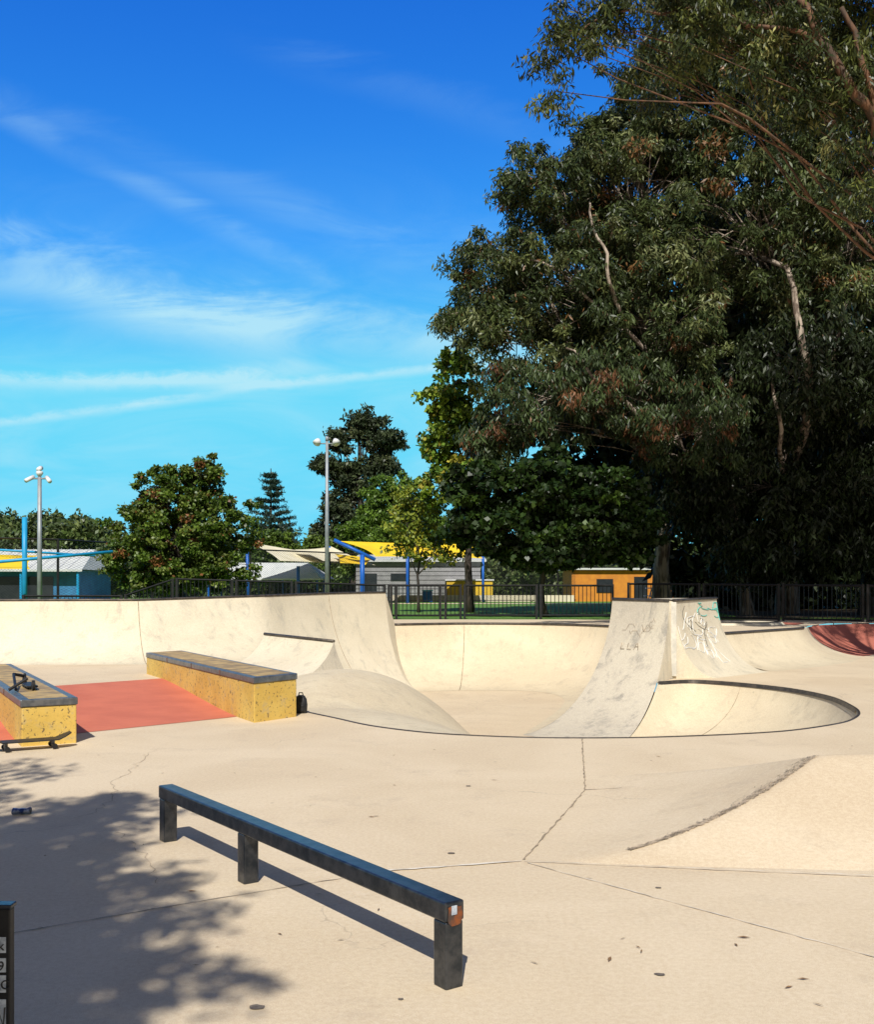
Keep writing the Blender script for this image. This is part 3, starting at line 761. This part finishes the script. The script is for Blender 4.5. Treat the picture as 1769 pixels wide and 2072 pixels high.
# ================================================================ TREES
def leafmesh(name,cent,rad,npc,L,Wd,droop,cols,seed,parent,flat=1.0,cjit=.35):
    r=np.random.default_rng(seed); k=len(cent); n=k*npc
    ci=np.repeat(np.arange(k),npc)
    off=r.normal(size=(n,3)); off/=np.linalg.norm(off,axis=1)[:,None]
    off*= (r.random(n)**.5)[:,None]; off[:,2]*=flat
    p=cent[ci]+off*rad[ci][:,None]
    a=r.normal(size=(n,3)); a/=np.linalg.norm(a,axis=1)[:,None]; a[:,2]-=droop; a/=np.linalg.norm(a,axis=1)[:,None]
    s=np.cross(a,r.normal(size=(n,3))); s/=np.linalg.norm(s,axis=1)[:,None]+1e-9
    sc=r.uniform(.65,1.3,n)[:,None]
    v=np.empty((n,4,3)); v[:,0]=p; v[:,1]=p+a*L*.45*sc+s*Wd*.5*sc; v[:,2]=p+a*L*sc; v[:,3]=p+a*L*.45*sc-s*Wd*.5*sc
    me=bpy.data.meshes.new(name); me.vertices.add(n*4); me.vertices.foreach_set('co',v.reshape(-1).astype(np.float32))
    me.loops.add(n*4); me.loops.foreach_set('vertex_index',np.arange(n*4,dtype=np.int32))
    me.polygons.add(n); me.polygons.foreach_set('loop_start',np.arange(0,n*4,4,dtype=np.int32))
    me.update(calc_edges=True)
    cols=np.array(cols); w=np.array([c[3] for c in cols]); w=w/w.sum()
    cc=cols[r.choice(len(cols),k,p=w)][:,:3]*r.uniform(1-cjit,1+cjit,k)[:,None]
    lc=cc[ci]; alt=cols[r.choice(len(cols),n,p=w)][:,:3]; m_=(r.random(n)<.3)[:,None]
    lc=np.where(m_,alt,lc)*r.uniform(.6,1.35,n)[:,None]
    col=np.ones((n,4,4)); col[:,:,:3]=lc[:,None,:]
    at=me.color_attributes.new('Col','FLOAT_COLOR','POINT'); at.data.foreach_set('color',col.reshape(-1).astype(np.float32))
    me.materials.append(M_leaf)
    o=bpy.data.objects.new(name,me); S.collection.objects.link(o)
    if parent: o.parent=parent
    return o
def clumps(lobes,dens,cr,seed,inner=.45):
    r=np.random.default_rng(seed); C=[];R=[];O=[]
    for li,lb in enumerate(lobes):
        x,y,z=lb[:3]; rx=lb[3]; ry=lb[4] if len(lb)>4 else rx; rz=lb[5] if len(lb)>5 else rx*.85
        n=max(4,int(dens*rx*rx))
        d=r.normal(size=(n,3)); d/=np.linalg.norm(d,axis=1)[:,None]
        d*=(inner+(1-inner)*r.random(n)**.6)[:,None]*r.uniform(.8,1.2,n)[:,None]
        C.append(np.array([x,y,z])+d*np.array([rx,ry,rz])); R.append(cr*r.uniform(.5,1.35,n)); O+= [li]*n
    return np.concatenate(C),np.concatenate(R),O
def wob(a,c,n,amp,r):
    a=np.array(a,float);c=np.array(c,float); L=np.linalg.norm(c-a); pts=[]
    off=np.zeros(3)
    for i in range(n+1):
        t=i/n; off=off*.7+r.normal(size=3)*amp*L*.5
        pts.append(a+(c-a)*t+off*math.sin(math.pi*t)+np.array([0,0,L*.10*math.sin(math.pi*t)]))
    return pts
def tree(name,base,h,tr,lobes,dens,npc,cr,L,Wd,droop,cols,seed,barkm,flat=.8,lean=(0,0),twigs=.35,fork=.35,inner=.45,cjit=.35,brk=.38,limbs=()):
    e=empty(name); r=np.random.default_rng(seed+99)
    top=(base[0]+lean[0],base[1]+lean[1],base[2]+h)
    mb=MB(); n=9
    T=[np.array(base)+(np.array(top)-np.array(base))*i/n+np.append(r.normal(size=2)*tr*.5*(i>0),0) for i in range(n+1)]
    mb.tube(T,[tr*(1.35 if i==0 else 1-.75*i/n) for i in range(n+1)],9)
    C,R,O=clumps(lobes,dens,cr,seed,inner)
    for li,lb in enumerate(lobes):
        k=int(n*min(.9,max(fork,(lb[2]-base[2]-h*.25)/h*.8))); k=max(2,min(n-1,k))
        br=max(.03,tr*brk*(1-.5*k/n))
        P=wob(T[k],lb[:3],7,.07,r); mb.tube(P,[br*(1-.8*i/7) for i in range(8)],6)
        idx=[i for i,o in enumerate(O) if o==li]
        for i in idx:
            if r.random()<twigs:
                s=P[r.integers(3,8)]; Q=wob(s,C[i],4,.06,r); b0=br*.22
                mb.tube(Q,[b0*(1-.8*j/4)+.006 for j in range(5)],4,caps=False)
    for pts,r0,r1 in limbs:
        P=[]
        for a,c in zip(pts,pts[1:]): P+=wob(a,c,4,.07,r)[:-1]
        P.append(np.array(pts[-1],float)); m_=len(P)-1
        mb.tube(P,[r0+(r1-r0)*i/m_ for i in range(m_+1)],7)
    mb.obj('trunk_and_limbs',barkm,e,True)
    leafmesh('leaves',C,R,npc,L,Wd,droop,cols,seed,e,flat,cjit)
    return e
GUM=[(.058,.080,.024,4),(.032,.048,.016,4.5),(.11,.13,.042,2),(.16,.08,.03,.5),(.17,.19,.08,.6)]
GUMSHADE=[(.020,.030,.010,4),(.028,.042,.013,2),(.012,.019,.007,3)]  # darker gum leaves; canopy shade is put into their colour
NEAR=[(.065,.08,.018,4),(.13,.15,.035,1.6),(.030,.042,.012,4.5),(.26,.25,.09,.6)]
tree('gum_tree',(8.0,37.5,.6),16,.30,[(3.8,36,15.2,1.9),(1.95,35.5,12.3,1.7),(4.6,35.5,11.9,2.4),(6.8,36.5,15.6,2.4),(.95,35.8,10.6,1.1),(2.6,35,10.0,1.6),(7.3,35.5,10.6,2.6),(8.7,37.5,18.5,3.0),(5.3,36.5,17.0,1.2),(6.5,35.2,13.0,1.5)],
     20,175,.46,.225,.058,1.0,GUM,21,M_gumbark,lean=(-.8,-.8),twigs=.5,
     limbs=[([(7.6,37,6.5),(7.2,34.9,9.0),(5.0,34.1,10.8),(2.6,34.6,12.4)],.11,.03),([(6.2,34.2,10.0),(5.45,33.5,11.3),(5.1,33.6,12.7),(5.0,34.6,14.2)],.08,.03),([(7.8,36,5.5),(6.5,33.6,6.9),(4.9,33.0,8.1),(4.1,33.6,9.2)],.10,.03)])
tree('gum_tree',(12.6,38,.6),18,.34,[(12,37,18.8,3.6),(10.6,36,13.6,3.4),(14,36.5,13.6,3.2),(11.2,38,22,3.2),(15.5,38,18,3.3),(9.2,37,21,2.2),(12.6,35,10.8,2.0)],
     16,175,.52,.235,.060,1.0,GUM,22,M_gumbark,lean=(-1,0),twigs=.5,
     limbs=[([(12.6,37,4.0),(12.0,34.2,7.0),(11.6,33.1,8.6),(11.3,33.2,10.2),(10.8,35,12.5)],.19,.07),([(12.2,34,7.2),(12.6,33.6,9),(13.2,34,10.8)],.10,.05),([(12,36,4),(11.0,33.7,6.6),(10.6,33.6,8.4)],.10,.04)])
tree('gum_tree',(10.6,36,.6),11,.20,[(3.2,34.2,7.6,1.9,1.9,1.5),(5.9,34.3,7.8,1.9,1.9,1.6),(1.9,34.6,6.4,1.0),(8.2,34.5,7.0,2.2)],
     21,150,.46,.225,.056,1.4,[(.055,.082,.028,4),(.16,.075,.035,1),(.03,.046,.016,3)],23,M_gumbark,lean=(-1.5,-.5),twigs=.4)
tree('gum_tree',(14.6,36,.5),13,.22,[(12.2,35,8.6,2.9),(14.8,34.5,8.0,2.7),(14,34.8,4.6,2.4,2.2,2.0),(10.4,34.8,4.8,2.0,1.8,1.7),(12.2,34.2,3.4,1.9,1.6,1.6),(8.3,35.4,4.8,1.6,1.4,1.3),(16.5,33.5,4.6,2.0),(10,34.4,2.9,1.4),(14.5,33.5,2.6,1.6)],
     14,150,.58,.25,.07,1.2,GUMSHADE,24,M_bark,lean=(-.6,0),twigs=.3)  # bark and leaves coloured dark to paint in the canopy's shade
dl=[]
rr=random.Random(4)
for x in np.arange(6.5,34,2.4):
    for z in (2.6,6.0,9.5,13.0,16.0):
        if z<4 and x<10.5: continue
        if z>15 and x<9: continue
        dl.append((x+rr.uniform(-.8,.8),46+rr.uniform(-2,2),z+rr.uniform(-.6,.6),2.5))
C,R,O=clumps(dl,6,1.15,31,.1)
leafmesh('background_trees',C,R,62,.6,.25,.4,GUMSHADE,31,None,.9)
tree('plane_tree',(3.4,33.4,.65),4.0,.13,[(1.6,33,4.7,1.4,1.3,.9),(3.4,33,4.8,1.6,1.4,1.0),(5.1,33.2,4.5,1.5,1.4,.9),(2.4,32.6,3.4,1.5,1.3,.8),(4.6,32.8,3.3,1.6,1.3,.8),(.9,33,3.5,.9,.9,.6),(6.4,33.5,3.6,1.2,1.1,.9),(3.5,33,2.7,1.6,1.2,.55),(5.6,33.2,2.8,1.2,1.0,.5)],
     24,105,.38,.18,.15,.3,[(.022,.045,.008,4),(.013,.030,.006,3),(.045,.08,.011,1)],41,M_bark,flat=.4)
YG=[(.20,.27,.03,3),(.10,.17,.02,3),(.30,.27,.04,1.5),(.05,.10,.015,2)]
tree('yellowing_plane_tree',(1.2,39.5,.65),8.5,.16,[(.7,39,9.8,.8),(.35,39,8.5,.9),(1.1,39,8.2,1.2),(.2,38.8,6.9,.9),(1.4,39,6.6,1.6),(.5,38.8,5.4,1.2)],
     24,75,.30,.18,.15,.3,YG,42,M_bark,flat=.7)
tree('yellow_leaf_tree',(-.7,40,.65),4.2,.06,[(-.9,40,5.0,.7),(-1.2,40,4.2,.9),(-.1,40,4.3,.9),(-.5,40,3.2,1.0),(.7,40,3.3,.9),(-1.5,40,3.2,.6)],
     28,32,.28,.15,.11,.2,[(.28,.27,.03,3),(.20,.24,.03,3),(.12,.16,.02,2)],43,M_bark,flat=.6)
tree('maple_tree',(-10.9,45,.65),4.6,.22,[(-10.9,45,5.4,1.8),(-12.5,45,4.0,1.6),(-9.2,45,4.2,1.7),(-10.9,44,3.6,2.1),(-10.0,45,6.6,.9),(-11.9,45,5.9,.8),(-13.1,45,2.7,1.2),(-8.9,44.6,2.6,1.2),(-10.9,43.6,2.1,1.8,1.4,.8)],
     27,130,.34,.15,.105,.3,[(.085,.135,.017,4),(.05,.09,.012,3),(.13,.165,.03,1.5),(.20,.085,.03,.5)],44,M_bark,flat=.5)
tree('round_crown_tree',(-3.5,85,.65),7,.26,[(-3.5,85,7.9,3.0,2.6,2.7),(-5.2,85,6.0,2.5),(-1.7,84.6,6.6,2.6),(-3.5,84,4.8,2.8),(.2,85,5.6,2.0)],
     19,115,.55,.26,.16,.2,[(.10,.17,.02,3),(.07,.13,.018,3)],45,M_bark,flat=.7,cjit=.2)
tree('tall_gum_tree',(-6.6,90,.65),14.5,.42,[(-6.2,90,15.4,1.9,1.7,1.4),(-4.4,90,14.1,1.8,1.6,1.2),(-8.3,90,14.2,1.3,1.3,1.0),(-5.0,90,12.0,2.0,1.7,1.0),(-9.4,90,12.0,1.7,1.6,1.0),(-7.4,90,10.8,1.8),(-8.2,90,8.4,2.0),(-8.6,90,5.6,2.4),(-5.8,90,7.0,2.1)],
     15,80,.6,.34,.17,.4,[(.06,.08,.035,4),(.035,.05,.024,3),(.10,.115,.05,1)],46,M_bark,flat=.6,inner=.2)
tree('rounded_bush_tree',(-13.2,85,.65),3.5,.2,[(-13.0,85,4.7,1.9),(-14.2,85,3.4,1.8),(-11.7,85,3.4,1.7),(-9.2,87,4.6,1.6),(-8.6,87,2.9,1.7)],
     18,90,.55,.26,.17,.2,[(.09,.14,.02,3),(.06,.10,.02,3)],47,M_bark,flat=.7)
ce=empty('conifer_tree'); mb=MB(); cx0,cy0=-14.0,89; mb.tube([(cx0,cy0,.65),(cx0,cy0,11.6)],[.2,.04],7); cc=[];cr_=[]
r=np.random.default_rng(7)
for z in np.arange(3.2,11.4,.55):
    R0=.35+2.9*(11.6-z)/8.5
    for k in range(8):
        a=r.random()*6.28; l=R0*r.uniform(.6,1.15); tip=(cx0+math.cos(a)*l,cy0+math.sin(a)*l,z+.22*l)
        mb.tube([(cx0,cy0,z),tip],[.045,.012],4)
        for t in (.4,.6,.8,1): cc.append((cx0+math.cos(a)*l*t,cy0+math.sin(a)*l*t,z+.22*l*t)); cr_.append(.26)
mb.obj('trunk_and_limbs',M_bark,ce)
leafmesh('needles',np.array(cc),np.array(cr_),26,.26,.07,-.1,[(.03,.06,.04,3),(.04,.075,.05,1)],48,ce,.35)
dl=[]
for x in np.arange(-75,60,2.6):
    hh=3.6+rr.uniform(0,1.6)+ (1.6 if -42<x<-33 else 0)
    dl.append((x,98+rr.uniform(-4,4),hh,2.6)); dl.append((x+1.2,96,2.0,2.2))
for x in (-31.5,-33.5,-36,-29.5): dl.append((x,92,5.6+rr.uniform(-.5,.6),2.0))
for x in (-45,-43): dl.append((x,102,7.0,2.4))
C,R,O=clumps(dl,9,.95,51,.2)
leafmesh('distant_trees',C,R,55,.45,.26,.2,[(.085,.12,.035,3),(.06,.09,.03,3),(.12,.15,.045,1)],51,None,.8)
tree('overhanging_gum_tree',(10.5,18.8,0),12,.36,
  [(2.15,18,10.75,.62,.6,.42),(2.0,18,10.05,.35,.35,.5),(2.75,18.2,11.3,.7,.7,.45),(3.7,18,11.5,.85,.8,.5),(4.7,18,11.1,.9,.9,.7),(5.8,18,10.8,1.1,1,.8),(6.7,18,10.1,1.0,1,.8),(7.3,18.0,9.0,.65,.7,.7),(6.4,17.8,9.7,.45,.5,.4),(7.5,18,8.2,.35,.4,.4),
   (5.3,19,12.8,1.8),(7.6,18.5,13.0,2.0),(9.6,19,13.2,2.2),(9.5,18,10.8,1.6),(8.5,20.5,12,2),(6.6,20.5,12.2,1.6),(11.5,19,12,2.2),(4.0,19.2,10.9,.7,.7,.5),
   (6,20.5,15.5,2.2),(9,21,16,2.6),(12,21,16,2.6),(10.5,20,18.5,2.6),(7.5,20,18,2.3),(13.5,19.5,14,2.4)],
  31,115,.31,.14,.034,1.1,NEAR,61,M_orbark,lean=(-1,0),twigs=.22,fork=.45,inner=.2,brk=.12,
  limbs=[([(10.0,18.7,6.5),(7.7,17.7,8.6),(6.9,17.4,9.7),(6.3,17.5,10.7),(5.9,17.8,11.7)],.12,.05),([(7.3,17.6,9.1),(7.0,17.4,10.2),(6.7,17.5,11.2)],.07,.04),([(6.4,17.5,10.5),(5.2,17.7,11.0),(3.8,17.9,11.3),(2.3,18,10.9)],.045,.012)])
tree('shade_tree',(-6.5,-4.5,0),6.0,.3,
  [(-3.9,-.7,7,1.7,1.7,1.0),(-2.6,-1.5,7,1.0,1.0,.6),(-2.6,-4.0,7,1.3,1.3,.8),(-4.9,1.0,7.2,1.3,1.3,.8),(-5.2,-3,7.3,2.0),(-7,0,7.5,2.1),(-3.0,.6,7.2,.6,.6,.5),(-4.0,-6,7.5,2),(-2.4,-2.7,7,.95,.95,.5),(-6.2,2.2,7.3,1.0),(-3.6,-2.6,7.2,1.5,1.5,.8),(-3.2,-1.0,6.8,1.2,1.2,.6)],
  27,95,.40,.17,.062,.6,GUM,62,M_bark,flat=.7,twigs=.3,inner=.0)

# ================================================================ LIGHT + WORLD
ld=Vector((.08,1,-1.02)).normalized()
sun=bpy.data.lights.new('sun','SUN'); sun.energy=5.0; sun.angle=math.radians(.53); sun.color=(1,.965,.90)
so=bpy.data.objects.new('sun',sun); S.collection.objects.link(so); so.rotation_euler=ld.to_track_quat('-Z','Y').to_euler(); so.location=(0,-20,30)
w=bpy.data.worlds.new('World'); S.world=w; w.use_nodes=True
nt=NT(w.node_tree); bg=w.node_tree.nodes['Background']
sky=nt.new('ShaderNodeTexSky',sky_type='NISHITA'); sky.sun_disc=False
sky.sun_elevation=math.asin(-ld.z); sky.sun_rotation=math.radians(184.6); sky.ozone_density=3; sky.air_density=1.0; sky.dust_density=.3
sc_=nt.new('ShaderNodeSeparateColor'); nt.put(sc_.inputs[0],sky.outputs[0])
tc=nt.new('ShaderNodeTexCoord').outputs['Generated']
sp=nt.new('ShaderNodeSeparateXYZ'); nt.put(sp.inputs[0],tc)
zen=nt.math('SUBTRACT',1,nt.math('MULTIPLY',nt.ramp(sp.outputs[2],.48,.75),.75))  # unseen overhead sky darkened to lower the ambient light
def chan(o,g,m_,mx_):
    p=nt.math('POWER',nt.math('MULTIPLY',o,.13),g); p=nt.math('MINIMUM',nt.math('MULTIPLY',p,m_*10),mx_*10); return nt.math('MULTIPLY',p,zen)
cmb=nt.new('ShaderNodeCombineColor')
nt.put(cmb.inputs[0],chan(sc_.outputs[0],2.3,1.5,.15)); nt.put(cmb.inputs[1],chan(sc_.outputs[1],1.6,1.68,.70)); nt.put(cmb.inputs[2],chan(sc_.outputs[2],.75,1.33,.96))
den=nt.math('MAXIMUM',nt.math('ABSOLUTE',sp.outputs[1]),.05)
az=nt.math('DIVIDE',sp.outputs[0],den); el=nt.math('DIVIDE',sp.outputs[2],den)
cb2=nt.new('ShaderNodeCombineXYZ'); nt.put(cb2.inputs[0],az); nt.put(cb2.inputs[1],el)
mp2=nt.new('ShaderNodeMapping'); nt.put(mp2.inputs[0],cb2.outputs[0]); mp2.inputs['Scale'].default_value=(4,15,1); mp2.inputs['Rotation'].default_value=(0,0,math.radians(14))
n2=nt.noise(mp2.outputs[0],1.2,8,.6,1.0)
mp3=nt.new('ShaderNodeMapping'); nt.put(mp3.inputs[0],cb2.outputs[0]); mp3.inputs['Scale'].default_value=(40,60,1)
n3=nt.noise(mp3.outputs[0],1.0,6,.7,.5)
def streak(c0,c1,wd,amp,a0,a1,soft=.4):
    cc=nt.math('ADD',nt.math('MULTIPLY',az,c1),c0)
    cc=nt.math('ADD',cc,nt.math('MULTIPLY',nt.math('SUBTRACT',n2,.5),wd*1.6))
    cc=nt.math('ADD',cc,nt.math('MULTIPLY',nt.math('SUBTRACT',n3,.5),wd*soft*2.4))
    dd=nt.math('ABSOLUTE',nt.math('SUBTRACT',el,cc))
    s=nt.math('SUBTRACT',1,nt.ramp(dd,0,wd))
    s=nt.math('MULTIPLY',s,nt.math('MULTIPLY',nt.ramp(az,a0-.08,a0+.04),nt.math('SUBTRACT',1,nt.ramp(az,a1-.04,a1+.08))))
    tex=nt.math('ADD',nt.math('MULTIPLY',nt.ramp(n3,.2,.75),soft),nt.math('MULTIPLY',nt.ramp(n2,.25,.7),1-soft))
    return nt.math('MULTIPLY',s,nt.math('MULTIPLY',tex,amp))
parts=[streak(.193,-.01,.012,.95,-.8,-.17,.5),streak(.206,.10,.007,.7,-.2,.1,.5),streak(.207,.125,.007,.75,-.8,-.24,.5),
       streak(.232,-.10,.035,.60,-.30,.1,.2),streak(.185,-.32,.05,.45,-.7,-.15,.12),streak(.30,-.40,.03,.12,-.5,-.05,.1),streak(.215,.07,.012,.30,-.4,-.1,.3),streak(.46,-.33,.03,.07,-.15,.3,.1),streak(.26,-.06,.02,.25,-.6,-.1,.15),streak(.24,-.5,.02,.2,-.5,-.1,.1)]
tot=parts[0]
for p in parts[1:]: tot=nt.math('ADD',tot,p)
haze=nt.math('MULTIPLY',nt.math('SUBTRACT',1,nt.ramp(el,.14,.44)),nt.math('MULTIPLY',nt.ramp(n2,.32,.8),.34))
tot=nt.math('ADD',tot,haze)
tot=nt.math('MINIMUM',tot,.8)
tot=nt.math('MULTIPLY',tot,nt.math('GREATER_THAN',sp.outputs[1],0.0))
colr=nt.mix(tot,cmb.outputs[0],(5.2,8.4,9.5))
# unseen sky behind the camera, greyed to take the cyan out of shadows
back_mix=nt.math('SUBTRACT',1,nt.ramp(sp.outputs[1],-.35,.25))
colr=nt.mix(nt.math('MULTIPLY',back_mix,.92),colr,(3.0,2.7,2.5))
nt.put(bg.inputs['Color'],colr); bg.inputs['Strength'].default_value=.1

# ================================================================ CAMERA
cam=bpy.data.cameras.new('camera'); co=bpy.data.objects.new('camera',cam); S.collection.objects.link(co)
co.location=(0,0,1.6); co.rotation_euler=(math.radians(90),0,0)
cam.sensor_fit='HORIZONTAL'; cam.sensor_width=36; cam.lens=43.5; cam.shift_y=.086; cam.clip_end=3000; cam.clip_start=.05
S.camera=co
